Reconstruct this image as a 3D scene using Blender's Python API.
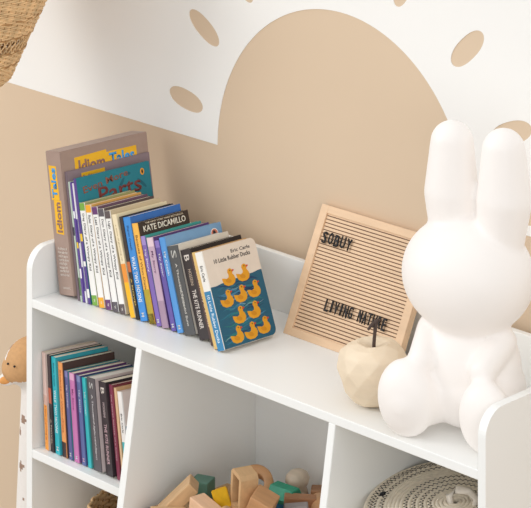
import bpy, bmesh, math, random
from mathutils import Vector, Matrix, noise
random.seed(7)
for o in list(bpy.data.objects): bpy.data.objects.remove(o)
S = bpy.context.scene
COL = S.collection
PI = math.pi
ZS = 0.70                                   # height of the top shelf board

# ------------------------------------------------------------ camera, world, lights
cd = bpy.data.cameras.new('camera'); cam = bpy.data.objects.new('camera', cd); COL.objects.link(cam)
cam.location = (3.5323, -2.8981, ZS + 1.56)
cam.rotation_euler = (PI/2, 0, math.radians(45.4))
cd.sensor_fit = 'HORIZONTAL'; cd.sensor_width = 36; cd.lens = 36*2550/531
cd.shift_y = -(254+575)/531.0
cd.clip_end = 50
S.camera = cam
S.view_settings.view_transform = 'Standard'; S.view_settings.look = 'None'
S.view_settings.exposure = 0.0; S.view_settings.gamma = 1.0
S.view_settings.use_curve_mapping = False

W = bpy.data.worlds.new('room_light'); S.world = W; W.use_nodes = True
W.node_tree.nodes['Background'].inputs[0].default_value = (0.95, 0.975, 1.0, 1)
W.node_tree.nodes['Background'].inputs[1].default_value = 1.03

def area(name, loc, target, size, power, col):
    l = bpy.data.lights.new(name, 'AREA'); l.shape = 'SQUARE'; l.size = size; l.energy = power; l.color = col
    o = bpy.data.objects.new(name, l); COL.objects.link(o); o.location = loc
    o.rotation_euler = (Vector(target) - Vector(loc)).to_track_quat('-Z', 'Y').to_euler()
    return o
area('window_daylight', (-1.3, -2.2, 2.3), (0.4, 0.1, ZS), 1.3, 34, (1.0, 0.985, 0.965))
area('compartment_fill_light', (3.6, -2.2, 1.5), (0.5, 0.1, ZS-.1), 1.2, 17, (1.0, 0.99, 0.98))  # added soft fill from right front to brighten the compartments, not a real window

# ------------------------------------------------------------ materials
def lin(c):
    return tuple(((x/255)/12.92 if x/255 <= .04045 else ((x/255+.055)/1.055)**2.4) for x in c)
MATS = {}
def mat(name, rgb, rough=.5, var=.05, scale=30, bump=0.0, grain=None, spec=.4, emit=0, sss=0):
    if name in MATS: return MATS[name]
    m = bpy.data.materials.new(name); m.use_nodes = True; nt = m.node_tree; bs = nt.nodes['Principled BSDF']
    c = lin(rgb); bs.inputs['Roughness'].default_value = rough; bs.inputs['Specular IOR Level'].default_value = spec
    tc = nt.nodes.new('ShaderNodeTexCoord'); nz = nt.nodes.new('ShaderNodeTexNoise'); nz.inputs['Scale'].default_value = scale
    nz.inputs['Detail'].default_value = 4
    src = tc.outputs['Object']
    if grain:
        mp = nt.nodes.new('ShaderNodeMapping'); mp.inputs['Scale'].default_value = grain
        nt.links.new(src, mp.inputs[0]); src = mp.outputs[0]
    nt.links.new(src, nz.inputs['Vector'])
    rp = nt.nodes.new('ShaderNodeValToRGB')
    rp.color_ramp.elements[0].position = .3; rp.color_ramp.elements[1].position = .7
    rp.color_ramp.elements[0].color = tuple(max(0, x*(1-var)) for x in c)+(1,)
    rp.color_ramp.elements[1].color = tuple(min(1, x*(1+var)) for x in c)+(1,)
    nt.links.new(nz.outputs['Fac'], rp.inputs[0]); nt.links.new(rp.outputs[0], bs.inputs['Base Color'])
    if bump:
        b = nt.nodes.new('ShaderNodeBump'); b.inputs['Strength'].default_value = bump; b.inputs['Distance'].default_value = .002
        nt.links.new(nz.outputs['Fac'], b.inputs['Height']); nt.links.new(b.outputs[0], bs.inputs['Normal'])
    if emit:
        bs.inputs['Emission Color'].default_value = (1, .95, .9, 1); bs.inputs['Emission Strength'].default_value = emit
    if sss:
        bs.inputs['Subsurface Weight'].default_value = sss; bs.inputs['Subsurface Scale'].default_value = .02
    MATS[name] = m; return m
def C_(rgb, rough=.45): return mat('print_%02x%02x%02x' % tuple(int(v) for v in rgb), rgb, rough, .03, 60)
M_wall = mat('tan_wall_paint', (216, 193, 166), .9, .015, 3)
M_mural = mat('white_wall_paint', (242, 240, 236), .9, .01, 3)
M_white = mat('white_lacquer', (243, 243, 240), .35, .008, 5)
M_floor = mat('oak_floor', (176, 164, 150), .5, .1, 6, grain=(1, 12, 1))
M_paper = mat('page_paper', (232, 220, 198), .9, .1, 40, grain=(30, 1, 1))
M_paperw = mat('page_paper_white', (226, 220, 210), .9, .08, 40, grain=(30, 1, 1))
M_board = mat('pale_beech', (226, 192, 156), .5, .07, 8, grain=(1, 6, 6))
M_groove = mat('groove_dark', (105, 75, 55), .9, .1)
M_black = mat('black_plastic', (28, 25, 26), .4, .05)
M_apple = mat('sanded_maple', (232, 213, 186), .55, .05, 14, grain=(1, 1, 4))
M_stem = mat('dark_twig', (80, 66, 60), .8, .2, 90, bump=.4)
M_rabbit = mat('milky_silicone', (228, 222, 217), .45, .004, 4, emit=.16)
M_wick = mat('natural_rattan', (230, 194, 146), .6, .2, 60)
M_wickd = mat('dark_rattan', (176, 132, 84), .7, .25, 60)
M_rope = mat('cotton_rope', (228, 216, 196), .9, .1, 120, bump=.5)
M_stitch = mat('black_yarn', (35, 33, 35), .9, .1)
M_plushw = mat('white_plush', (238, 232, 226), .95, .02, 150, bump=.3)
M_plusht = mat('tan_plush', (206, 160, 112), .95, .06, 150, bump=.3)
M_plushb = mat('brown_patch_plush', (160, 132, 114), .95, .08, 150, bump=.3)
M_orange = mat('orange_plush', (226, 160, 92), .95, .05, 150)

# ------------------------------------------------------------ helpers
def link(name, me, m=None, parent=None):
    o = bpy.data.objects.new(name, me); COL.objects.link(o)
    if m is not None:
        for x in (m if isinstance(m, (list, tuple)) else [m]): me.materials.append(x)
    if parent is not None: o.parent = parent
    return o
def obj(name, bm, m, parent=None, smooth=False):
    bmesh.ops.recalc_face_normals(bm, faces=bm.faces)
    me = bpy.data.meshes.new(name); bm.to_mesh(me); bm.free()
    if smooth:
        for p in me.polygons: p.use_smooth = True
    return link(name, me, m, parent)
def tag(o, label, cat, group=None):
    o['label'] = label; o['category'] = cat
    if group: o['group'] = group
    return o
def thing(name, label, cat, loc=(0, 0, 0), rz=0, group=None):
    o = bpy.data.objects.new(name, None); o.empty_display_size = .02; COL.objects.link(o)
    o.location = loc; o.rotation_euler = (0, 0, rz); return tag(o, label, cat, group)
def box(bm, x0, x1, y0, y1, z0, z1, bev=0, mi=0):
    t = bmesh.new(); bmesh.ops.create_cube(t, size=1)
    for v in t.verts: v.co = Vector(((x0+x1)/2 + v.co.x*(x1-x0), (y0+y1)/2 + v.co.y*(y1-y0), (z0+z1)/2 + v.co.z*(z1-z0)))
    if bev: bmesh.ops.bevel(t, geom=list(t.edges), offset=bev, segments=2, affect='EDGES', profile=.5)
    for f in t.faces: f.material_index = mi
    me = bpy.data.meshes.new('t'); t.to_mesh(me); t.free(); bm.from_mesh(me); bpy.data.meshes.remove(me)
def prism(bm, pts, axis, a0, a1):
    """outline extruded along an axis"""
    def P(p, a):
        if axis == 'x': return (a, p[0], p[1])
        if axis == 'y': return (p[0], a, p[1])
        return (p[0], p[1], a)
    A = [bm.verts.new(P(p, a0)) for p in pts]; B = [bm.verts.new(P(p, a1)) for p in pts]
    bm.faces.new(A); bm.faces.new(B[::-1]); n = len(pts)
    for i in range(n): bm.faces.new((A[i], B[i], B[(i+1) % n], A[(i+1) % n]))
def tube(bm, pts, r, seg=8, closed=False):
    n = len(pts); rings = []
    rr = r if isinstance(r, (list, tuple)) else [r]*n
    for i, p in enumerate(pts):
        a = pts[(i-1) % n] if (closed or i > 0) else p; b = pts[(i+1) % n] if (closed or i < n-1) else p
        t = (Vector(b)-Vector(a)).normalized()
        up = Vector((0, 0, 1)) if abs(t.z) < .9 else Vector((1, 0, 0))
        s = t.cross(up).normalized(); u = s.cross(t)
        rings.append([bm.verts.new(Vector(p)+(s*math.cos(2*PI*k/seg)+u*math.sin(2*PI*k/seg))*rr[i]) for k in range(seg)])
    for i in range(n if closed else n-1):
        A = rings[i]; B = rings[(i+1) % n]
        for k in range(seg): bm.faces.new((A[k], A[(k+1) % seg], B[(k+1) % seg], B[k]))
    if not closed: bm.faces.new(rings[0][::-1]); bm.faces.new(rings[-1])
def lathe(bm, prof, seg=32):
    rings = []
    for r, z in prof:
        rings.append([bm.verts.new((0, 0, z))] if r < 1e-6 else [bm.verts.new((r*math.cos(2*PI*k/seg), r*math.sin(2*PI*k/seg), z)) for k in range(seg)])
    for A, B in zip(rings, rings[1:]):
        for k in range(seg):
            q = [A[k % len(A)], A[(k+1) % len(A)], B[(k+1) % len(B)], B[k % len(B)]]
            u = []
            for v in q:
                if v not in u: u.append(v)
            if len(u) > 2: bm.faces.new(u)
def baked(o):
    dg = bpy.context.evaluated_depsgraph_get(); dg.update()
    return bpy.data.meshes.new_from_object(o.evaluated_get(dg))
def blob(parts, voxel, smooth_it):
    """one continuous skin round a set of ellipsoids (centre, radii, rotation) and tapered rods"""
    bm = bmesh.new()
    for p in parts:
        if p[0] == 'e':
            _, c, r, rot = p
            mx = Matrix.Translation(c) @ rot @ Matrix.Diagonal((*r, 1))
            bmesh.ops.create_icosphere(bm, subdivisions=4, radius=1, matrix=mx)
        else:
            _, a, b, ra, rb = p; n = 14
            pts = [Vector(a).lerp(Vector(b), i/n) for i in range(n+1)]
            tube(bm, pts, [ra+(rb-ra)*i/n for i in range(n+1)], 20)
            bmesh.ops.create_icosphere(bm, subdivisions=3, radius=ra, matrix=Matrix.Translation(a))
            bmesh.ops.create_icosphere(bm, subdivisions=3, radius=rb, matrix=Matrix.Translation(b))
    me = bpy.data.meshes.new('skin'); bm.to_mesh(me); bm.free()
    o = bpy.data.objects.new('skin', me); COL.objects.link(o)
    m = o.modifiers.new('r', 'REMESH'); m.mode = 'VOXEL'; m.voxel_size = voxel
    s = o.modifiers.new('s', 'SMOOTH'); s.iterations = smooth_it; s.factor = .5
    out = baked(o); bpy.data.objects.remove(o); bpy.data.meshes.remove(me)
    for p in out.polygons: p.use_smooth = True
    return out
FACING = {'spine_down': ((0, 0, -1), (1, 0, 0)), 'spine_up': ((0, 0, 1), (-1, 0, 0)), 'cover': ((0, 1, 0), (0, 0, 1)), 'front': ((1, 0, 0), (0, 0, 1))}
def text(name, s, facing, centre, w, h, m, parent, depth=.0001, bold=0.012, tilt=0, shear=0):
    """raised print of the words s, scaled to w by h, centred on a point"""
    cu = bpy.data.curves.new(name, 'FONT'); cu.body = s; cu.size = 1; cu.offset = bold; cu.shear = shear; cu.resolution_u = 2
    t = bpy.data.objects.new(name, cu); COL.objects.link(t); me = baked(t)
    bpy.data.objects.remove(t); bpy.data.curves.remove(cu)
    bm = bmesh.new(); bm.from_mesh(me); bpy.data.meshes.remove(me)
    xs = [v.co.x for v in bm.verts]; ys = [v.co.y for v in bm.verts]
    cx, cy = (min(xs)+max(xs))/2, (min(ys)+max(ys))/2; sx = w/(max(xs)-min(xs)); sy = h/(max(ys)-min(ys))
    X, Y = (Vector(a) for a in FACING[facing]); N = X.cross(Y); ct, st = math.cos(tilt), math.sin(tilt)
    for v in bm.verts:
        a, b = (v.co.x-cx)*sx, (v.co.y-cy)*sy; a, b = a*ct-b*st, a*st+b*ct
        v.co = Vector(centre)+X*a+Y*b+N*depth
    r = bmesh.ops.extrude_face_region(bm, geom=list(bm.faces))
    for v in r['geom']:
        if isinstance(v, bmesh.types.BMVert): v.co += -N*depth*.95
    return obj(name, bm, m, parent)

# ------------------------------------------------------------ the room
WY = .31
bm = bmesh.new(); box(bm, -3, 3, WY, WY+.1, 0, 2.7); o = obj('wall_back', bm, M_wall); o['kind'] = 'structure'
bm = bmesh.new(); box(bm, -5, 7, -6, WY+.1, -.05, 0); o = obj('floor', bm, M_floor); o['kind'] = 'structure'
bm = bmesh.new(); box(bm, -3, 3, WY-.012, WY, 0, .07, .002); o = obj('baseboard_back', bm, M_white); o['kind'] = 'structure'

# painted mural: white field with a half sun and its rays left open
def mural():
    cx, cz, R = .4565, ZS+.2455, .3015
    bm = bmesh.new(); x0, x1, zt = -1.2, 2.2, ZS+1.6
    zb = lambda x: ZS+.2475-.0045*(x+.0)/.45
    loop = [(x0, ZS+.252)]
    n = 72
    loop += [(cx-R*math.cos(PI*i/n), cz+.972*R*math.sin(PI*i/n)) for i in range(n+1)]
    loop += [(x1, ZS+.24), (x1, zt), (x0, zt)]
    def ring(pts):
        vs = [bm.verts.new((p[0], WY-.0012, p[1])) for p in pts]
        return [bm.edges.new((vs[i], vs[(i+1) % len(vs)])) for i in range(len(vs))]
    E = ring(loop)
    for deg, d in ((170, .387), (148, .392), (127, .39), (106, .392), (86, .395), (66, .402), (42.6, .414), (21.7, .43), (4.5, .425)):
        a = math.radians(deg); c = (.452+d*math.cos(a), cz+d*math.sin(a)); pts = []
        for i in range(28):
            t = 2*PI*i/28; p = .046*math.copysign(abs(math.cos(t))**.85, math.cos(t)); q = .0185*math.sin(t)
            pts.append((c[0]+p*math.cos(a)-q*math.sin(a), c[1]+p*math.sin(a)+q*math.cos(a)))
        E += ring(pts)
    bmesh.ops.triangle_fill(bm, edges=E, use_beauty=True)
    r = bmesh.ops.extrude_face_region(bm, geom=list(bm.faces))
    for v in r['geom']:
        if isinstance(v, bmesh.types.BMVert): v.co.y = WY-.0001
    return obj('wall_mural', bm, M_mural)
tag(mural(), 'large white mural on tan wall with half sun and short oval rays cut out', 'mural')

# ------------------------------------------------------------ bookcase
bc = thing('bookcase', 'white open bookcase with raised rims holding the books, toys and rabbit', 'bookcase', (0, 0, 0))
T = .015; XR = 1.045; YB = .272; LOW = ZS-.268; BIN = ZS-.318
def panel(x0, x1):
    r = .04; zt = ZS+.09; pts = [(YB+.012, 0), (0, 0)]
    for i in range(13):
        a = PI/2*i/12; pts.append((r-r*math.cos(a), zt-r+r*math.sin(a)*1.0))
    pts.append((YB+.012, zt+.004))
    bm = bmesh.new(); prism(bm, pts, 'x', x0, x1)
    ed = [e for e in bm.edges if abs(e.verts[0].co.x-e.verts[1].co.x) < 1e-6 and e.calc_face_angle(0) > .5]
    bmesh.ops.bevel(bm, geom=ed, offset=.0015, segments=2, affect='EDGES'); return obj('side_panel', bm, M_white, bc)
panel(-T, 0); panel(XR, XR+T)
bm = bmesh.new(); box(bm, 0, XR, 0, YB, ZS-T, ZS, .0012); obj('top_shelf', bm, M_white, bc)
bm = bmesh.new(); box(bm, 0, XR, YB, YB+.012, .02, ZS+.10, .0012); obj('back_panel', bm, M_white, bc)
def divider(x0, x1):
    k = .165; dz = BIN-(ZS-T); yb = dz*k
    pts = [(YB, ZS-T), (0, ZS-T), (yb, BIN), (yb, .06), (YB, .06)]
    bm = bmesh.new(); prism(bm, pts, 'x', x0, x1); bmesh.ops.bevel(bm, geom=list(bm.edges), offset=.001, segments=1, affect='EDGES')
    return obj('divider', bm, M_white, bc)
divider(.278, .293); divider(.735, .750)
bm = bmesh.new(); box(bm, 0, .278, 0, YB, LOW-T, LOW, .0012); obj('shelf', bm, M_white, bc)
yf = -.046
bm = bmesh.new(); box(bm, .293, .735, yf, YB, BIN-T, BIN, .0012); obj('shelf', bm, M_white, bc)
bm = bmesh.new(); box(bm, .750, XR, yf, YB, BIN-T, BIN, .0012); obj('shelf', bm, M_white, bc)
bm = bmesh.new(); box(bm, 0, XR, yf, YB, .06, .06+T, .0012); obj('bottom_shelf', bm, M_white, bc)
bm = bmesh.new(); box(bm, 0, XR, .02, .035, 0, .06); obj('plinth', bm, M_white, bc)

# ------------------------------------------------------------ books
def quad_box(bm, x0, x1, y0, y1, z0, z1, mi=0): box(bm, x0, x1, y0, y1, z0, z1, 0, mi)
def book(x, y, z, b, yaw):
    """origin: bottom front corner of the spine on its left side"""
    Tt, H, D = b['t'], b['h'], b.get('d', .115)
    e = thing(b.get('name', 'book'), b['label'], b.get('cat', 'book'), (x, y, z), 0, b.get('group'))
    e.matrix_basis = Matrix.Translation((x, y, z)) @ Matrix.Rotation(yaw, 4, 'Z') @ Matrix.Rotation(-math.radians(b['lean']), 4, 'Y')
    c = min(.0016, Tt*.16) if not b.get('hard') else .0022
    sp, cv = b['spine'], b.get('cover', b['spine'])
    bm = bmesh.new()
    if b.get('box'):
        prism(bm, [(0, 0), (Tt, 0), (Tt, H), (0, H)], 'y', 0, D)
        bmesh.ops.bevel(bm, geom=list(bm.edges), offset=.0012, segments=2, affect='EDGES')
        obj('slipcase', bm, C_(sp), e)
    else:
        box(bm, 0, Tt, 0, c, 0, H, 0, 0)
        if b.get('hard'):
            q = .011; out = [(c, 0)]+[(D-q+q*math.sin(PI/2*i/8), q-q*math.cos(PI/2*i/8)) for i in range(9)]+[(D-q+q*math.cos(PI/2*i/8), H-q+q*math.sin(PI/2*i/8)) for i in range(9)]+[(c, H)]
            n0 = len(bm.faces); prism(bm, out, 'x', 0, c); prism(bm, out, 'x', Tt-c, Tt); bm.faces.ensure_lookup_table()
            for f in list(bm.faces)[n0:]: f.material_index = 1
        else:
            box(bm, 0, c, c, D, 0, H, 0, 1); box(bm, Tt-c, Tt, c, D, 0, H, 0, 1)
        bmesh.ops.remove_doubles(bm, verts=bm.verts, dist=1e-6)
        obj('cover', bm, [C_(sp), C_(cv)], e)
        i = .0012 if not b.get('hard') else .003
        bm = bmesh.new(); box(bm, c*1.02, Tt-c*1.02, c, D-i, i*.7, H-i*.7); obj('pages', bm, M_paperw if b.get('wp') else M_paper, e)
    for (z0, z1, col) in b.get('bands', ()):            # printed colour fields on the spine
        bm = bmesh.new(); box(bm, .0001, Tt-.0001, -.00012, .0002, H*z0, H*z1); obj('spine_band', bm, C_(col), e)
    for (s, z0, z1, wf, col, up) in b.get('st', ()):    # words on the spine
        text('spine_title', s, 'spine_up' if up else 'spine_down', (Tt/2, -.0002, H*(z0+z1)/2), H*(z1-z0), Tt*wf, C_(col), e, .0001)
    for (y0, y1, z0, z1, col) in b.get('fields', ()):
        bm = bmesh.new(); box(bm, Tt-.0002, Tt+.00012, D*y0, D*y1, H*z0, H*z1); obj('cover_panel', bm, C_(col), e)
    for (s, y0, y1, zc, hh, col, tl) in b.get('ct', ()):
        text('cover_title', s, 'cover', (Tt+.0002, D*(y0+y1)/2, H*zc), D*(y1-y0), hh, C_(col), e, .0001, .015, tl)
    return e
def row(books, x0, y0, dy, z, yaw, z_eps=.0004):
    x = x0; prev = None; out = []; x_first = None
    for b in books:
        th = math.radians(b['lean']); u = (-math.sin(th), math.cos(th)); n = (math.cos(th), math.sin(th))
        if prev is not None:
            px, pb, pu, pn, pth = prev; rb = (px+pn[0]*pb['t'], pn[1]*pb['t']); rt = (rb[0]+pu[0]*pb['h'], rb[1]+pu[1]*pb['h'])
            c = [rb[0]+math.tan(th)*rb[1]]
            if rt[1] < b['h']*u[1]: c.append(rt[0]+math.tan(th)*rt[1])
            else: c.append(b['h']*math.sin(th)+rb[0]-(b['h']*math.cos(th)-rb[1])*math.tan(pth))
            x = max(c)+b.get('gap', .0003)
        prev = (x, b, u, n, th)
        X = x0+(x-x0)/math.cos(yaw)
        out.append(book(X, y0+dy*(X-x0)+b.get('dy', 0), z+z_eps, b, yaw+b.get('yaw', 0)))
    return out
TG = 'books leaning on the top shelf'
yel = (244, 190, 40)
top = [
 dict(box=1, name='slipcase_box', cat='box', t=.045, h=.252, d=.200, lean=9.8, spine=(164, 140, 128),
      label='tall taupe slipcase with yellow title patches at left end of top shelf', group=None),
 dict(t=.0062, h=.224, d=.19, lean=10.0, spine=(120, 104, 112), cover=(140, 122, 128), label='tall mauve grey picture book right beside the taupe slipcase', wp=1,
      fields=[(.17, .45, .875, .965, (232, 178, 32))], ct=[('Idiom', .19, .44, .92, .011, (120, 98, 100), 0)]),
 dict(t=.0042, h=.208, d=.16, lean=10.4, spine=(190, 205, 190), bands=[(.05, .2, (90, 120, 80)), (.55, .62, (60, 60, 80))], label='thin pale green booklet squeezed behind the mauve picture book', wp=1),
 dict(t=.0048, h=.208, d=.16, lean=10.8, spine=(98, 72, 150), bands=[(.2, .28, (238, 230, 240)), (.45, .5, (238, 200, 60)), (.7, .76, (235, 235, 240))], label='thin purple booklet, first of two before the teal picture book', wp=1),
 dict(t=.0042, h=.208, d=.16, lean=11.2, spine=(226, 222, 230), bands=[(.1, .3, (80, 60, 140)), (.5, .7, (80, 60, 140))], label='thin white and purple striped booklet touching the teal picture book', wp=1),
 dict(t=.0064, h=.217, d=.168, lean=11.8, spine=(90, 68, 140), cover=(30, 124, 140), label='wide teal picture book with red curved title standing behind white spines', wp=1,
      bands=[(.05, .12, (240, 240, 235)), (.5, .56, (240, 200, 50)), (.3, .34, (240, 240, 235))],
      ct=[('Even More', .08, .70, .925, .012, (140, 84, 66), .13), ('Parts', .28, .86, .835, .028, (116, 52, 50), .06)], art='teal'),
]
for i, (c, tc, nm) in enumerate([((122, 170, 70), (152, 156, 104), 'green'), ((240, 172, 44), (208, 158, 84), 'orange yellow'), ((104, 58, 112), (104, 76, 98), 'plum purple'), ((92, 86, 92), (86, 72, 72), 'mid grey'), ((96, 84, 84), (196, 180, 150), 'brown grey')]):
    top.append(dict(t=.0150, h=.177, lean=13.0+i*.5, spine=(240, 238, 234), cover=tc,
        bands=[(.925, .999, c), (.001, .10, c)], st=[('Diary of a Wimpy Kid', .34, .80, .5, (40, 38, 42), 0), ('W', .035, .065, .3, (240, 235, 225), 0), (['Greg', 'Rules', 'Last', 'Days', 'Ugly'][i], .82, .90, .5, (60, 55, 60), 0)],
        label='white spined comic novel with %s bands at top and foot of spine' % nm))
top += [
 dict(t=.013, h=.176, lean=17.9, spine=(238, 222, 186), cover=(240, 226, 190), bands=[(.001, .34, (248, 186, 34)), (.34, .52, (238, 150, 60))], st=[('a story of growing up', .55, .9, .3, (190, 170, 130), 0)], label='cream paperback with yellow lower spine, just after the white spined novels'),
 dict(t=.009, h=.175, lean=16.2, spine=(62, 52, 48), cover=(50, 44, 42), bands=[(.46, .56, (200, 110, 60)), (.001, .30, (30, 28, 30))], st=[('A NOVEL', .12, .4, .4, (226, 190, 90), 0)], label='slim dark brown paperback between the cream one and the blue one'),
 dict(t=.0185, h=.176, lean=16.5, spine=(66, 142, 214), cover=(48, 104, 176), st=[('WALK TWO MOONS', .18, .62, .55, (245, 248, 250), 0), ('Sharon Creech', .68, .92, .28, (30, 60, 110), 0), ('M', .04, .08, .45, (245, 245, 245), 0)], label='blue paperback with white title down its spine on top shelf'),
 dict(t=.0155, h=.170, lean=17.0, spine=(246, 186, 82), cover=(58, 46, 40), bands=[(.001, .34, (182, 160, 50)), (.001, .10, (50, 42, 38))], st=[('Because of Winn-Dixie', .34, .88, .4, (140, 90, 40), 0)],
      ct=[('KATE DICAMILLO', .10, .93, .925, .0105, (244, 238, 222), 0), ('THE NEW YORK TIMES BESTSELLER', .15, .9, .978, .003, (220, 205, 180), 0)], label='orange spined paperback with dark cover bearing white capital lettering, top shelf'),
 dict(d=.128, t=.012, h=.152, lean=17.5, spine=(128, 104, 176), cover=(60, 158, 150), bands=[(.90, .999, (160, 140, 200))], st=[('My Diary', .6, .85, .45, (245, 240, 250), 0), ('M', .04, .08, .5, (245, 245, 245), 0)], label='lavender thin paperback right after the orange spined one on top shelf'),
 dict(d=.128, t=.017, h=.152, lean=16.7, spine=(196, 168, 186), cover=(90, 62, 120), bands=[(.90, .999, (226, 200, 208)), (.001, .3, (168, 140, 160))], st=[('My Story', .6, .85, .4, (120, 80, 120), 0)], label='dusty pink lilac paperback on top shelf between two purple spines'),
 dict(d=.128, t=.0122, h=.152, lean=18.2, spine=(104, 88, 160), cover=(72, 60, 128), bands=[(.92, .999, (140, 120, 190))], st=[('My Sister', .6, .85, .45, (240, 240, 250), 0), ('M', .04, .08, .5, (245, 245, 245), 0)], label='violet paperback touching the sky blue one on top shelf'),
 dict(d=.128, t=.0150, h=.160, lean=18.6, spine=(88, 152, 214), cover=(116, 156, 192), st=[('My Cousin', .6, .85, .45, (240, 245, 250), 0), ('M', .04, .08, .45, (245, 245, 245), 0)], label='sky blue paperback with a round bird badge on its cover corner', art='badge'),
 dict(t=.0290, h=.149, lean=19.1, spine=(84, 84, 84), cover=(208, 200, 188), st=[('KHALED HOSSEINI', .32, .56, .22, (205, 200, 190), 0), ('A Thousand Splendid Suns', .10, .80, .24, (225, 220, 210), 0), ('S', .86, .95, .5, (190, 188, 180), 0)], label='thick grey paperback with script title, left of the black thick one on top shelf', wp=1),
 dict(t=.0275, h=.150, lean=20.2, spine=(58, 50, 50), cover=(40, 34, 34), st=[('THE KITE RUNNER', .12, .55, .4, (235, 225, 215), 0), ('HOSSEINI', .60, .78, .3, (190, 170, 150), 0), ('B', .87, .94, .5, (220, 210, 200), 0)], label='thick black brown paperback with capital title on spine, top shelf'),
 dict(t=.0125, h=.152, dy=-.006, lean=21.2, spine=(88, 66, 60), cover=(90, 60, 50), st=[('the secret history of a house', .2, .9, .45, (225, 200, 180), 0)], label='narrow brown spined paperback right of the thick black one, top shelf'),
 dict(t=.010, h=.160, dy=-.014, lean=21.8, spine=(222, 186, 116), cover=(206, 164, 110), label='thin tan gold booklet between brown paperback and the duck board book'),
 dict(t=.0180, h=.163, d=.119, dy=-.018, lean=22.0, gap=.001, hard=1, spine=(240, 236, 228), cover=(226, 212, 196), wp=1, name='board_book',
      bands=[(.001, .60, (58, 132, 176))], st=[('Eric Carle', .70, .86, .4, (60, 60, 60), 0), ('10 Little Rubber Ducks', .08, .56, .42, (235, 245, 250), 0)],
      ct=[('Eric Carle', .52, .88, .925, .0058, (80, 76, 74), 0), ('10 Little Rubber Ducks', .18, .86, .865, .0072, (50, 44, 42), 0)], art='ducks',
      label='board book with yellow ducks on blue water, propped at right end of the books'),
]
for b in top:
    if b.get('box') is None: b.setdefault('group', TG)
E_top = row(top, .0162, .050, .065, ZS, math.radians(-3))

# printed extras: slipcase patches, ducks and waves, badge
def disc(bm, cy, cz, ry, rz, x, n=20, rot=0, dx=.00022):
    pts = []
    for i in range(n):
        a = 2*PI*i/n; p, q = ry*math.cos(a), rz*math.sin(a); pts.append((cy+p*math.cos(rot)-q*math.sin(rot), cz+p*math.sin(rot)+q*math.cos(rot)))
    prism(bm, pts, 'x', x-.0003, x+dx)
sb = E_top[0]; t0, h0, d0 = .045, .252, .208
M_y = C_((243, 186, 40)); M_bl = C_((60, 160, 226)); M_br = C_((152, 112, 100)); M_pale = C_((232, 222, 212))
def patch(pts, name, facing):
    bm = bmesh.new(); prism(bm, pts, 'y' if facing == 's' else 'x', *((-.0002, .0002) if facing == 's' else (t0-.0002, t0+.0002))); return obj(name, bm, M_y, sb)
patch([(.011, .108), (.033, .106), (.034, .166), (.012, .167)], 'spine_patch', 's')
patch([(.007, .166), (.030, .167), (.028, .226), (.006, .227)], 'spine_patch', 's')
text('spine_title', 'Idiom', 'spine_up', (.0230, -.0004, .1365), .053, .015, M_br, sb, .0003, .03)
text('spine_title', 'Tales', 'spine_up', (.0180, -.0004, .1965), .053, .015, M_bl, sb, .0003, .03)
text('spine_print', 'A collection of\nfunny tales that\nmake it easy to\nlearn the idioms\nof the English\nlanguage with\nover fifty fresh\nstories to read', 'front', (.0245, -.0002, .059), .029, .050, M_pale, sb, .0001, .01)
text('spine_print', 'SCHOLASTIC', 'front', (.026, -.0002, .013), .022, .003, M_pale, sb, .0001)
patch([(.030, .190), (.103, .188), (.103, .238), (.030, .236)], 'cover_patch', 'c')
patch([(.103, .198), (.172, .198), (.172, .233), (.103, .233)], 'cover_patch', 'c')
text('cover_title', 'Idiom', 'cover', (t0+.0004, .068, .219), .060, .022, M_br, sb, .0003, .03)
text('cover_title', 'Tales', 'cover', (t0+.0004, .137, .219), .058, .022, M_bl, sb, .0003, .03)

def water(parent, Tt, H, D, z1):
    bm = bmesh.new(); n = 24; q = .011; pts = [(.0015, .0005)]+[(D-.0005-q+q*math.sin(PI/2*i/8), .0005+q-q*math.cos(PI/2*i/8)) for i in range(9)]
    for i in range(n+1): y = D-.0006-(D-.0025)*i/n; pts.append((y, H*z1+.0005*math.sin(i*1.1)+.007*(y/D)))
    prism(bm, pts, 'x', Tt-.0002, Tt+.00012); obj('cover_panel', bm, C_((34, 92, 116)), parent)
    rnd = random.Random(3); cs = [(34, 108, 124), (24, 62, 100), (40, 124, 116), (60, 124, 158), (22, 56, 88), (36, 112, 132)]
    for k in range(64):
        y0 = rnd.uniform(.003, D*.6); y1 = min(D-.012, y0+rnd.uniform(.03, .07)); zz = H*rnd.uniform(.03, z1-.02); ph = rnd.uniform(0, 6)
        wd = rnd.uniform(.0005, .0036); n = 14; up = [(y0+(y1-y0)*i/n, zz+.0018*math.sin(i*.6+ph)+wd*math.sin(PI*i/n)+.0001) for i in range(n+1)]
        dn = [(y0+(y1-y0)*i/n, zz+.0018*math.sin(i*.6+ph)-.0001) for i in range(n, -1, -1)]
        bm = bmesh.new(); prism(bm, up+dn, 'x', Tt-.0002, Tt+.00014+k*.000004); obj('wave', bm, C_(cs[k % 6] if wd > .0012 else (150, 180, 190)), parent)
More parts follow.
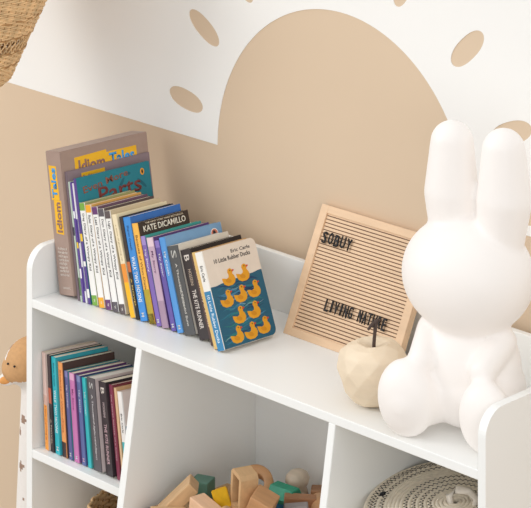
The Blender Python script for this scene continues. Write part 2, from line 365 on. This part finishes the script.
def duck(parent, Tt, cy, cz, s):
    bm = bmesh.new()
    body = [(-1.05, .35), (-.72, .28), (-.3, .15), (.05, .3), (.12, .62), (.0, .95), (.12, 1.3), (.45, 1.42), (.75, 1.25), (.82, .95), (.72, .65), (.95, .35), (1.05, -.1), (.85, -.55), (.4, -.8), (-.35, -.8), (-.85, -.5), (-1.02, -.05)]
    prism(bm, [(cy+p[0]*s*1.1, cz+p[1]*s) for p in body], 'x', Tt, Tt+.0005)
    d = obj('duck_print', bm, C_((224, 156, 36)), parent)
    bm = bmesh.new(); prism(bm, [(cy+p[0]*s, cz+p[1]*s) for p in [(.74, 1.1), (1.12, 1.18), (1.2, 1.02), (.8, .86)]], 'x', Tt, Tt+.00052); obj('beak', bm, C_((206, 66, 40)), d)
    bm = bmesh.new(); disc(bm, cy+.5*s, cz+1.12*s, .09*s, .09*s, Tt, 10, 0, .0006); obj('eye', bm, C_((60, 40, 40)), d)
    bm = bmesh.new(); disc(bm, cy-.1*s, cz-.15*s, .5*s, .28*s, Tt, 16, -.3, .00056); obj('wing', bm, C_((208, 138, 28)), d)
for b, e in list(zip(top, E_top)):
    if b.get('art') == 'ducks':
        water(e, b['t'], b['h'], b['d'], .625)
        for cy, cz in ((.37, .650), (.64, .655), (.25, .45), (.51, .46), (.77, .47), (.40, .262), (.68, .27), (.28, .082), (.54, .08), (.79, .095)):
            duck(e, b['t'], b['d']*cy, b['h']*cz+.001, .0124)
    if b.get('art') == 'badge':
        D = .128; bm = bmesh.new(); disc(bm, D*.86, b['h']*.90, .0085, .0085, b['t'], 24); obj('badge', bm, C_((236, 232, 224)), e)
        bm = bmesh.new(); disc(bm, D*.86, b['h']*.90, .0072, .0072, b['t'], 24, 0, .0003); disc(bm, 0, 0, .0001, .0001, b['t'], 6); obj('badge_field', bm, C_((206, 120, 96)), e)
        bm = bmesh.new(); disc(bm, D*.86, b['h']*.90, .0032, .0055, b['t'], 16, .2, .0004); obj('bird', bm, C_((34, 32, 40)), e)
    if b.get('art') == 'teal':
        bm = bmesh.new(); disc(bm, .150, b['h']*.93, .0045, .006, b['t'], 20); obj('badge', bm, C_((236, 160, 40)), e)
        bm = bmesh.new(); disc(bm, .150, b['h']*.93, .002, .0038, b['t'], 14, 0, .0003); obj('bird', bm, C_((30, 30, 34)), e)
        rnd = random.Random(5)
        for k in range(7):
            bm = bmesh.new(); disc(bm, rnd.uniform(.01, .155), b['h']*rnd.uniform(.6, .97), rnd.uniform(.006, .014), .003, b['t'], 12, rnd.uniform(-1, 1), .00012+.00001*k)
            obj('leaf_print', bm, C_((20, 98, 116)), e)

# ---- second row, in the small compartment
LG = 'books leaning on the small left shelf'
low = [
 dict(t=.0125, h=.170, lean=5.2, spine=(226, 196, 186), cover=(228, 208, 196), bands=[(.001, .46, (240, 160, 66)), (.46, .56, (216, 176, 160))], st=[('a story of growing up', .1, .45, .4, (200, 70, 50), 0)], label='pale pink paperback with orange lower spine, leftmost on the small shelf'),
 dict(t=.0105, h=.168, lean=5.8, spine=(66, 52, 56), cover=(50, 44, 46), bands=[(.50, .66, (190, 96, 70)), (.001, .46, (44, 38, 42))], st=[('A NOVEL', .08, .34, .35, (220, 200, 180), 0)], label='slim dark paperback with red brown patch, second on the small shelf'),
 dict(t=.0160, h=.168, lean=6.4, spine=(44, 178, 190), cover=(52, 160, 176), st=[('WALK TWO MOONS', .22, .66, .55, (245, 248, 250), 0), ('Sharon Creech', .70, .94, .28, (20, 90, 110), 0), ('M', .04, .08, .5, (245, 245, 245), 0)], label='turquoise paperback with white title down its spine on the small shelf'),
 dict(t=.0150, h=.163, lean=7.1, spine=(240, 160, 92), cover=(78, 58, 54), bands=[(.001, .16, (66, 42, 40))], st=[('Because of Winn-Dixie', .26, .92, .4, (190, 100, 60), 0)], label='orange spined paperback with plain dark brown cover on the small shelf'),
 dict(t=.0115, h=.152, lean=7.7, spine=(94, 98, 150), cover=(60, 140, 140), bands=[(.93, .999, (130, 130, 180))], st=[('My Mother', .58, .84, .4, (235, 235, 250), 0), ('M', .04, .08, .5, (245, 245, 245), 0)], label='slate purple thin paperback left of the bright pink one, small shelf'),
 dict(t=.0175, h=.152, lean=8.3, spine=(202, 120, 176), cover=(110, 70, 120), bands=[(.92, .999, (226, 170, 200))], st=[('My Story', .58, .82, .42, (150, 60, 120), 0), ('M', .04, .07, .4, (240, 250, 250), 0)], label='bright orchid pink paperback on the small shelf'),
 dict(t=.0135, h=.152, lean=8.9, spine=(96, 108, 158), cover=(70, 66, 120), bands=[(.93, .999, (130, 140, 180))], st=[('My Sister', .58, .84, .4, (235, 240, 250), 0), ('M', .04, .08, .5, (240, 200, 220), 0)], label='slate blue paperback between pink and turquoise spines, small shelf'),
 dict(t=.0120, h=.152, lean=9.5, spine=(58, 184, 188), cover=(70, 152, 150), st=[('My Cousin', .58, .84, .4, (235, 250, 250), 0)], label='slim turquoise paperback touching the thick grey one, small shelf'),
 dict(t=.0290, h=.156, lean=10.2, spine=(88, 82, 86), cover=(200, 184, 182), st=[('KHALED HOSSEINI', .12, .60, .16, (200, 195, 195), 0), ('A Thousand Splendid Suns', .14, .82, .24, (226, 220, 220), 0), ('S', .88, .95, .5, (190, 188, 184), 0)], label='thick grey paperback with script title on the small shelf', wp=1),
 dict(t=.0250, h=.157, lean=10.8, spine=(58, 48, 52), cover=(40, 32, 36), st=[('THE KITE RUNNER', .12, .55, .4, (216, 180, 186), 0), ('HOSSEINI', .62, .78, .3, (200, 180, 180), 0), ('B', .87, .94, .5, (220, 210, 200), 0)], label='thick black paperback with capital title on the small shelf'),
 dict(t=.0110, h=.158, lean=11.4, spine=(138, 62, 84), cover=(120, 50, 60), st=[('the secret history of a house', .2, .9, .4, (225, 190, 190), 0)], label='narrow maroon spined paperback on the small shelf'),
 dict(t=.0070, h=.156, lean=12.0, spine=(226, 190, 150), cover=(206, 164, 120), label='thin tan booklet right of the maroon spine on the small shelf'),
 dict(t=.0150, h=.152, d=.105, lean=12.6, hard=1, spine=(240, 236, 232), cover=(222, 204, 196), wp=1, name='board_book', bands=[(.001, .45, (70, 180, 184))], st=[('Eric Carle', .55, .76, .35, (60, 60, 60), 0)], label='white and turquoise spined board book half behind the slanted divider', art='water'),
]
for b in low: b['group'] = LG
for b in low: b.setdefault('d', .106)
E_low = row(low, .0162, .018, .02, LOW, math.radians(-13))
for b, e in zip(low, E_low):
    if b.get('art'): water(e, b['t'], b['h'], b['d'], .62)

# ------------------------------------------------------------ letter board
tilt = math.atan2(.0965, .201); BL = .2235; BW = .258; BT = .014
lb = thing('letter_board', 'square pale wood letter board with black letters leaning on the wall', 'letter board')
lb.matrix_basis = Matrix.Translation((.434, .1995, ZS+.0005)) @ Matrix.Rotation(-tilt, 4, 'X')
FR = .0165
bm = bmesh.new()
box(bm, FR, BW-FR, .003, BT, FR*.8, BL-FR*.8)
obj('panel', bm, M_board, lb)
for x0, x1, z0, z1 in ((0, FR, 0, BL), (BW-FR, BW, 0, BL), (FR, BW-FR, 0, FR*.8), (FR, BW-FR, BL-FR*.8, BL)):
    bm = bmesh.new(); box(bm, x0, x1, 0, BT, z0, z1, .0006); obj('frame_rail', bm, M_board, lb)
bm = bmesh.new(); NG = 33
for i in range(NG):
    z = FR*.8+.0035+(BL-FR*1.6-.007)*i/(NG-1); box(bm, FR+.001, BW-FR-.001, .0026, .004, z-.00075, z+.00075)
o = obj('grooves', bm, M_groove, lb)
def letters(s, x0, x1, zc, h):
    n = len(s); w = (x1-x0)/n
    for i, ch in enumerate(s):
        if ch == ' ': continue
        text('letter', ch, 'front', (x0+w*(i+.5), .0002, zc+(0.0006 if i % 2 else -.0004)), w*(.30 if ch == 'I' else .74), h, M_black, lb, .0022, .012, 0, .0)
letters('SOBUY', .022, .094, .171, .0200)
letters('LIVING NATURE', .073, .216, .066, .0205)

# ------------------------------------------------------------ wooden apple
ap = thing('wooden_apple', 'pale faceted wooden apple with a dark twig stem in front of the letter board', 'ornament', (.760, .078, ZS+.0005), .6)
prof = [(.0001, .004), (.018, .0), (.033, .007), (.047, .022), (.056, .042), (.059, .062), (.054, .080), (.042, .093), (.026, .098), (.012, .093), (.0001, .086)]
bm = bmesh.new(); seg = 10
rnd = random.Random(11); rings = []
for j, (r, z) in enumerate(prof):
    if r < .001: rings.append([bm.verts.new((0, 0, z))]); continue
    tw = (j % 2)*.5
    rings.append([bm.verts.new(((r*(1+rnd.uniform(-.03, .03)))*math.cos(2*PI*(k+tw)/seg), (r*(1+rnd.uniform(-.03, .03)))*math.sin(2*PI*(k+tw)/seg), max(0, z+(rnd.uniform(-.002, .002) if 1 < j < 9 else 0)))) for k in range(seg)])
for j in range(len(rings)-1):
    A, B = rings[j], rings[j+1]
    for k in range(seg):
        if len(A) == 1: bm.faces.new((A[0], B[k], B[(k+1) % seg]))
        elif len(B) == 1: bm.faces.new((A[k], A[(k+1) % seg], B[0]))
        elif j % 2 == 0:
            bm.faces.new((A[k], A[(k+1) % seg], B[k])); bm.faces.new((A[(k+1) % seg], B[(k+1) % seg], B[k]))
        else:
            bm.faces.new((A[k], B[(k+1) % seg], B[k])); bm.faces.new((A[k], A[(k+1) % seg], B[(k+1) % seg]))
bmesh.ops.bevel(bm, geom=list(bm.edges), offset=.0012, segments=1, affect='EDGES')
obj('body', bm, M_apple, ap)
bm = bmesh.new(); tube(bm, [(0, 0, .084), (.0005, 0, .098), (.002, -.001, .114), (.004, -.002, .134)], [.0030, .0028, .0028, .0038], 8)
tube(bm, [(.003, -.002, .131), (-.003, -.006, .127), (-.008, -.009, .120)], [.0026, .0028, .002], 8)
tube(bm, [(.003, -.002, .132), (.010, .004, .133)], [.0028, .0022], 8)
obj('stem', bm, M_stem, ap, True)

# ------------------------------------------------------------ rabbit lamp
I4 = Matrix.Identity(4)
rb = thing('rabbit_lamp', 'tall plain white seated rabbit shaped lamp with long upright ears', 'lamp', (.925, .120, ZS+.0006), math.radians(15))
P = [('e', (0, 0, .095), (.084, .068, .088), I4), ('e', (0, .004, .065), (.090, .074, .066), I4), ('e', (0, 0, .15), (.060, .052, .06), I4),
     ('e', (0, -.006, .238), (.107, .090, .092), I4)]
for sx in (-1, 1):
    ex = .014+sx*.0455
    P += [('c', (ex*.9, 0, .29), (ex, 0, .36), .036, .0435), ('c', (ex, 0, .36), (ex-sx*.001, 0, .438), .0435, .0345)]
P += [('c', (-.045, -.01, .060), (-.066, -.070, .055), .055, .048), ('e', (-.068, -.082, .058), (.048, .034, .060), I4),
     ('c', (.045, -.01, .055), (.066, -.070, .050), .050, .042), ('e', (.066, -.082, .054), (.042, .032, .056), I4),
     ('c', (-.060, -.010, .145), (-.052, -.062, .115), .024, .022), ('c', (.060, -.010, .145), (.052, -.062, .115), .024, .022)]
me = blob(P, .004, 9)
zmin = min(v.co.z for v in me.vertices)
for v in me.vertices:
    v.co.z = max(0, v.co.z-zmin-.002)
link('body', me, M_rabbit, rb)
bm = bmesh.new(); tube(bm, [(0, .06, .012), (0, .085, .008), (-.03, .10, .003), (-.10, .11, .003)], .002, 6); obj('power_cord', bm, mat('white_cord', (235, 232, 228), .5), rb, True)

# ------------------------------------------------------------ toy blocks
BG = 'wooden building blocks heaped in the middle compartment'
cols = dict(beech=(206, 168, 124), pink=(226, 184, 148), teal=(92, 132, 116), green=(38, 142, 112), yellow=(226, 178, 24), brown=(168, 120, 84), tanb=(196, 148, 104), blue=(30, 86, 122), grey=(150, 142, 140), cream=(206, 190, 170))
def bmat(k): return mat('block_'+k, cols[k], .5, .10, 16, grain=(1, 6, 6))
def rot(rx, ry, rz): return Matrix.Rotation(math.radians(rz), 4, 'Z') @ Matrix.Rotation(math.radians(ry), 4, 'Y') @ Matrix.Rotation(math.radians(rx), 4, 'X')
def place(o, c, r, label, cat='toy block'):
    o.matrix_basis = Matrix.Translation((c[0], c[1], ZS+c[2]-.0178)) @ rot(*r)
    return tag(o, label, cat, BG)
def cuboid(sz, k, c, r, label, name='toy_block'):
    bm = bmesh.new(); a, b, d = (v/2 for v in sz); box(bm, -a, a, -b, b, -d, d, .0018)
    return place(obj(name, bm, bmat(k)), c, r, label)

k = 0; rnd = random.Random(4)
for i, (x, y) in enumerate([(.345, .005), (.345, .075), (.445, -.005), (.445, .065), (.445, .135), (.545, .0), (.545, .07), (.545, .14), (.645, .03), (.645, .11), (.365, .150), (.420, .215), (.52, .225), (.63, .20)]):
    cuboid((.088, .052, .034), 'beech' if i % 3 else 'tanb', (x, y, -.2825), (0, 0, rnd.uniform(-5, 5)), 'plain wooden block at the bottom of the heap, mostly buried')['group'] = 'plain blocks buried under the toy heap'
def tri(sz, k, c, r, label):
    bm = bmesh.new(); a, b, d = sz; prism(bm, [(-a/2, -d/2), (a/2, -d/2), (0, d/2)], 'y', -b/2, b/2)
    bmesh.ops.bevel(bm, geom=list(bm.edges), offset=.0015, segments=2, affect='EDGES'); return place(obj('triangle_block', bm, bmat(k)), c, r, label)
def cyl(r0, ln, k, c, r, label, n=32, name='cylinder_block'):
    bm = bmesh.new(); lathe(bm, [(0, -ln/2), (r0-.0015, -ln/2), (r0, -ln/2+.0015), (r0, ln/2-.0015), (r0-.0015, ln/2), (0, ln/2)], n)
    return place(obj(name, bm, bmat(k), None, n > 10), c, r, label)
cuboid((.078, .042, .022), 'beech', (.358, .024, -.238), (0, -44, 44), 'long pale plank tilted up at left end of the heap')
cuboid((.034, .034, .034), 'teal', (.346, .092, -.2440), (0, 0, 22), 'dull teal green cube at the left of the heap')
cuboid((.070, .030, .026), 'pink', (.452, .006, -.226), (0, 8, -8), 'pinkish long block lying in front of the yellow wedge')
tri((.040, .026, .030), 'yellow', (.445, .040, -.208), (20, 30, -30), 'yellow wedge block leaning between pink block and hollow block')
cuboid((.05, .03, .02), 'tanb', (.43, .085, -.252), (0, -14, 30), 'tan slab lying behind the yellow wedge')
# hollow block: four walls round a window
bm = bmesh.new(); a, h, d, w = .020, .033, .016, .0075
prism(bm, [(-a, -h+.006), (-a+.006, -h), (a-.006, -h), (a, -h+.006), (a, h-.006), (a-.006, h), (-a+.006, h), (-a, h-.006)], 'y', -d, d)
o = obj('hollow_block', bm, bmat('beech'))
cut = bmesh.new(); box(cut, -a+w, a-w, -.05, .05, -h+w, h-w); co = obj('cut', cut, None)
md = o.modifiers.new('hole', 'BOOLEAN'); md.object = co; md.solver = 'EXACT'
me2 = baked(o); o.modifiers.clear(); o.data = me2; bpy.data.objects.remove(co)
place(o, (.484, .058, -.195), (0, 7, -20), 'tall hollow wooden block with rectangular window at top of the heap')
# ring
bm = bmesh.new(); R1, R2, hh = .031, .0155, .014
lathe(bm, [(R2, -hh), (R1-.002, -hh), (R1, -hh+.002), (R1, hh-.002), (R1-.002, hh), (R2+.0015, hh), (R2, hh-.0015), (R2, -hh)], 40)
place(obj('ring_block', bm, bmat('tanb'), None, True), (.418, .150, -.234), (50, 0, 38), 'round tan ring block with open hole behind the hollow block')
cuboid((.040, .040, .040), 'tanb', (.526, .058, -.209), (12, 24, 28), 'tan cube propped on its edge right of the hollow block')
cyl(.011, .034, 'beech', (.495, .004, -.220), (90, 0, 40), 'small pale round peg in front of the tall hollow block')
cyl(.019, .05, 'green', (.492, .146, -.2290), (90, 0, 95), 'bright green six sided rod lying before the cream knob', 6, 'hexagonal_block')
bm = bmesh.new(); lathe(bm, [(0, -.024), (.015, -.024), (.014, -.01), (.013, -.004), (.018, .002), (.0215, .010), (.019, .019), (.011, .025), (0, .027)], 32)
place(obj('knob_block', bm, bmat('cream'), None, True), (.457, .214, -.2410), (6, -8, 0), 'cream knob headed peg against the back at right of the heap')
cuboid((.045, .03, .03), 'brown', (.497, .236, -.256), (0, 0, 40), 'reddish brown block against the back beside the cream knob')
cuboid((.055, .022, .020), 'brown', (.532, .143, -.226), (0, 2, 42), 'brown slab lying over the blue block')
cuboid((.040, .022, .018), 'grey', (.557, .108, -.222), (0, -4, 46), 'small grey block in front of the brown slab')
cuboid((.035, .03, .03), 'blue', (.507, .115, -.2500), (0, 6, 30), 'dark blue block tucked under the green rod')
cyl(.016, .05, 'tanb', (.562, .160, -.232), (90, 0, 50), 'tan round log at right end of the heap')
cuboid((.012, .012, .012), 'yellow', (.530, .190, -.249), (0, 0, 20), 'tiny yellow cube between two brown blocks')
cuboid((.06, .028, .024), 'beech', (.372, -.012, -.253), (0, 0, 44), 'pale flat block lying at the front left of the heap')

# ------------------------------------------------------------ woven things
def woven(rad, z0, z1, pitch, r, stakes=36, amp=.0022, skip=None, seg=6, per=4):
    """strands that weave in and out of upright stakes; rad(z) gives the radius"""
    bm = bmesh.new(); n = int((z1-z0)/pitch); N = stakes*per
    for i in range(n+1):
        z = z0+pitch*i
        if skip and skip(z): continue
        pts = []
        for k in range(N):
            a = 2*PI*k/N; rr = rad(z)+amp*math.cos(stakes/2*a+PI*(i % 2)); pts.append((rr*math.cos(a), rr*math.sin(a), z+.0006*math.sin(7*a+i)))
        tube(bm, pts, r*(1+.12*math.sin(i*2.3)), seg, True)
    return bm
def stakes_bm(rad, z0, z1, stakes, r, twist=0):
    bm = bmesh.new()
    for k in range(stakes):
        a = 2*PI*k/stakes; pts = []
        for j in range(13):
            z = z0+(z1-z0)*j/12; aa = a+twist*j/12; pts.append((rad(z)*math.cos(aa), rad(z)*math.sin(aa), z))
        tube(bm, pts, r, 5)
    return bm
lam = thing('pendant_lamp', 'woven natural rattan pendant lampshade hanging at upper left', 'lamp', (-.20, 0, ZS+.348))
def lr(z): return .079+.62*z if z < .25 else .234+.0*(z-.25)
def lrad(z):
    return .082+.46*min(z, .30)-(0 if z > .012 else (.012-z)*.9)
openb = lambda z: .075 < z < .098
M_w2 = [M_wick]
obj('shade', woven(lrad, 0, .34, .0040, .0021, 60, .0011, openb), M_wick, lam, True)
obj('stakes', stakes_bm(lrad, 0, .34, 60, .0013), M_wickd, lam, True)
bm = stakes_bm(lrad, .072, .101, 60, .0014, .16); b2 = stakes_bm(lrad, .072, .101, 60, .0014, -.16)
me = bpy.data.meshes.new('t'); b2.to_mesh(me); b2.free(); bm.from_mesh(me); obj('open_lattice', bm, M_wick, lam, True)
for zz in (.045, .072, .101, .135):
    bm = bmesh.new(); pts = [((lrad(zz)+.001)*math.cos(2*PI*k/96), (lrad(zz)+.001)*math.sin(2*PI*k/96), zz+.0015*math.sin(24*2*PI*k/96)) for k in range(96)]
    tube(bm, pts, .0019, 6, True); obj('braid_band', bm, M_wickd, lam, True)
bm = bmesh.new(); lathe(bm, [(.03, .34), (.224, .341), (.224, .346), (.03, .346)], 48); obj('top_ring', bm, M_wick, lam)
bm = bmesh.new(); tube(bm, [(0, 0, .30), (0, 0, 1.55)], .003, 8); obj('cord', bm, M_black, lam)
bm = bmesh.new(); bmesh.ops.create_uvsphere(bm, u_segments=24, v_segments=14, radius=.03, matrix=Matrix.Translation((0, 0, .26))); obj('bulb', bm, M_white, lam, True)

# lidded rope basket
rk = thing('rope_basket', 'round coiled cotton rope basket with black zigzag stitching and loop handle', 'basket', (.893, .122, BIN+.0005))
RR = .137; cr = .0042
def coil(bm, r, z, sl=0): tube(bm, [(r*math.cos(2*PI*k/72), r*math.sin(2*PI*k/72), z+sl*r*math.sin(2*PI*k/72)) for k in range(72)], cr, 8, True)
bm = bmesh.new(); n = 22
SL = math.tan(math.radians(8))
for i in range(n): coil(bm, RR-.012*(1-i/n)**2, .0045+i*cr*1.9, SL*i/n)
for i in range(15): coil(bm, RR-.016-i*cr*1.95, .0045)
obj('coiled_body', bm, M_rope, rk, True)
ld = bmesh.new(); zt = .0045+n*cr*1.9
dome = lambda r: zt+.006*(1-(r/(RR+.004))**2)
rs = []; r = RR+.004
while r > .004: rs.append(r); r -= cr*1.5
for r in rs: coil(ld, r, dome(r), SL)
lido = obj('lid', ld, M_rope, rk, True); lido.rotation_euler = (0, 0, 0)
for q, (ra) in enumerate([rs[1], rs[2], rs[4]] + [rs[-12], rs[-10], rs[-8], rs[-6]]):
    bm = bmesh.new(); N = int(2*PI*ra/.0085)*2; pts = []
    for k in range(N):
        a = 2*PI*k/N; rr = ra+(cr*.7 if k % 2 else -cr*.7); pts.append((rr*math.cos(a), rr*math.sin(a), dome(rr)+cr*.95+SL*rr*math.sin(a)))
    tube(bm, pts, 0.0006, 4, True); obj('zigzag_stitching', bm, M_stitch, lido)
bm = bmesh.new(); tube(bm, [(-.024+.006, 0, dome(.02)), (-.022, .002, dome(0)+.016), (-.010, .004, dome(0)+.026), (.010, .004, dome(0)+.026), (.022, .002, dome(0)+.016), (.018, 0, dome(.02))], .0058, 10); 
h_ = obj('handle', bm, mat('loop_rope', (226, 216, 202), .9, .06, 150, bump=.4), lido, True); h_.rotation_euler = (0, 0, .5); h_.location = (.014, .002, -.004)
for a in (2.2, 3.5, 1.55):
    bm = bmesh.new(); box(bm, -.007, .007, -.003, .003, 0, .003); kn = obj('dark_tuft', bm, M_stitch, lido)
    kn.location = (rs[3]*math.cos(a), rs[3]*math.sin(a), dome(rs[3])+cr*.5+SL*rs[3]*math.sin(a)); kn.rotation_euler = (0, 0, a+PI/2)

# little woven basket under the small shelf
wb = thing('wicker_basket', 'brown woven basket rim showing under the small book shelf', 'basket', (.171, .12, .0755))
wr = lambda z: .070+.03*min(z/.20, 1)
obj('woven_wall', woven(wr, .004, .272, .0062, .0034, 40, .0022), M_wick, wb, True)
obj('stakes', stakes_bm(wr, .002, .273, 40, .002), M_wickd, wb, True)
bm = bmesh.new(); lathe(bm, [(0, 0), (.069, 0), (.069, .004), (0, .004)], 32); obj('bottom', bm, M_wickd, wb)

# ------------------------------------------------------------ plush giraffe standing left of the bookcase
gf = thing('plush_giraffe', 'soft white plush giraffe with brown spots and tan muzzle, left of the bookcase', 'plush toy', (-.112, .115, 0))
HZ = ZS-.163
P = [('e', (-.005, -.02, HZ), (.046, .050, .044), I4), ('e', (-.018, -.035, HZ-.012), (.036, .036, .030), I4), ('e', (.0, -.012, HZ-.030), (.038, .036, .030), I4),
     ('c', (.008, .0, HZ-.03), (-.006, .005, .20), .042, .050),
     ('e', (-.01, .06, .17), (.075, .110, .075), I4)]
for sx, sy in ((-1, -1), (1, -1), (-1, 1), (1, 1)):
    P.append(('c', (-.01+sx*.038, .05+sy*.065, .16), (-.01+sx*.044, .05+sy*.075, .026), .032, .026))
P += [('c', (.0, .02, HZ+.03), (.0, .025, HZ+.055), .009, .010)]
me = blob(P, .005, 6); zm = min(v.co.z for v in me.vertices)
for v in me.vertices: v.co.z -= zm
me.materials.append(M_plushw); me.materials.append(M_plusht); me.materials.append(M_plushb)
for p in me.polygons:
    c = p.center
    if c.z > HZ-.038+.25*(c.x+.03)-.10*(c.y+.05) and not (c.z > HZ+.006 and c.x < -.026 and c.z < HZ+.036): p.material_index = 1
    elif noise.noise(Vector((c.x*52, c.y*52, c.z*38))) > .36: p.material_index = 2
me.transform(Matrix.Identity(4)); link('body', me, None, gf)
bm = bmesh.new(); bmesh.ops.create_icosphere(bm, subdivisions=3, radius=1, matrix=Matrix.Translation((-.058, -.030, HZ-.045)) @ rot(0, -25, 20) @ Matrix.Diagonal((.024, .007, .013, 1))); er = obj('ear', bm, M_plushw, gf, True)
bm = bmesh.new(); bmesh.ops.create_icosphere(bm, subdivisions=3, radius=1, matrix=Matrix.Translation((-.060, -.0345, HZ-.047)) @ rot(0, -25, 20) @ Matrix.Diagonal((.017, .005, .008, 1))); obj('ear_lining', bm, M_orange, er, True)
for dx in (-.012, .012):
    bm = bmesh.new(); bmesh.ops.create_icosphere(bm, subdivisions=2, radius=.0022, matrix=Matrix.Translation((-.002+dx*.8, -.0705, HZ+.004))); obj('nostril', bm, M_black, gf, True)
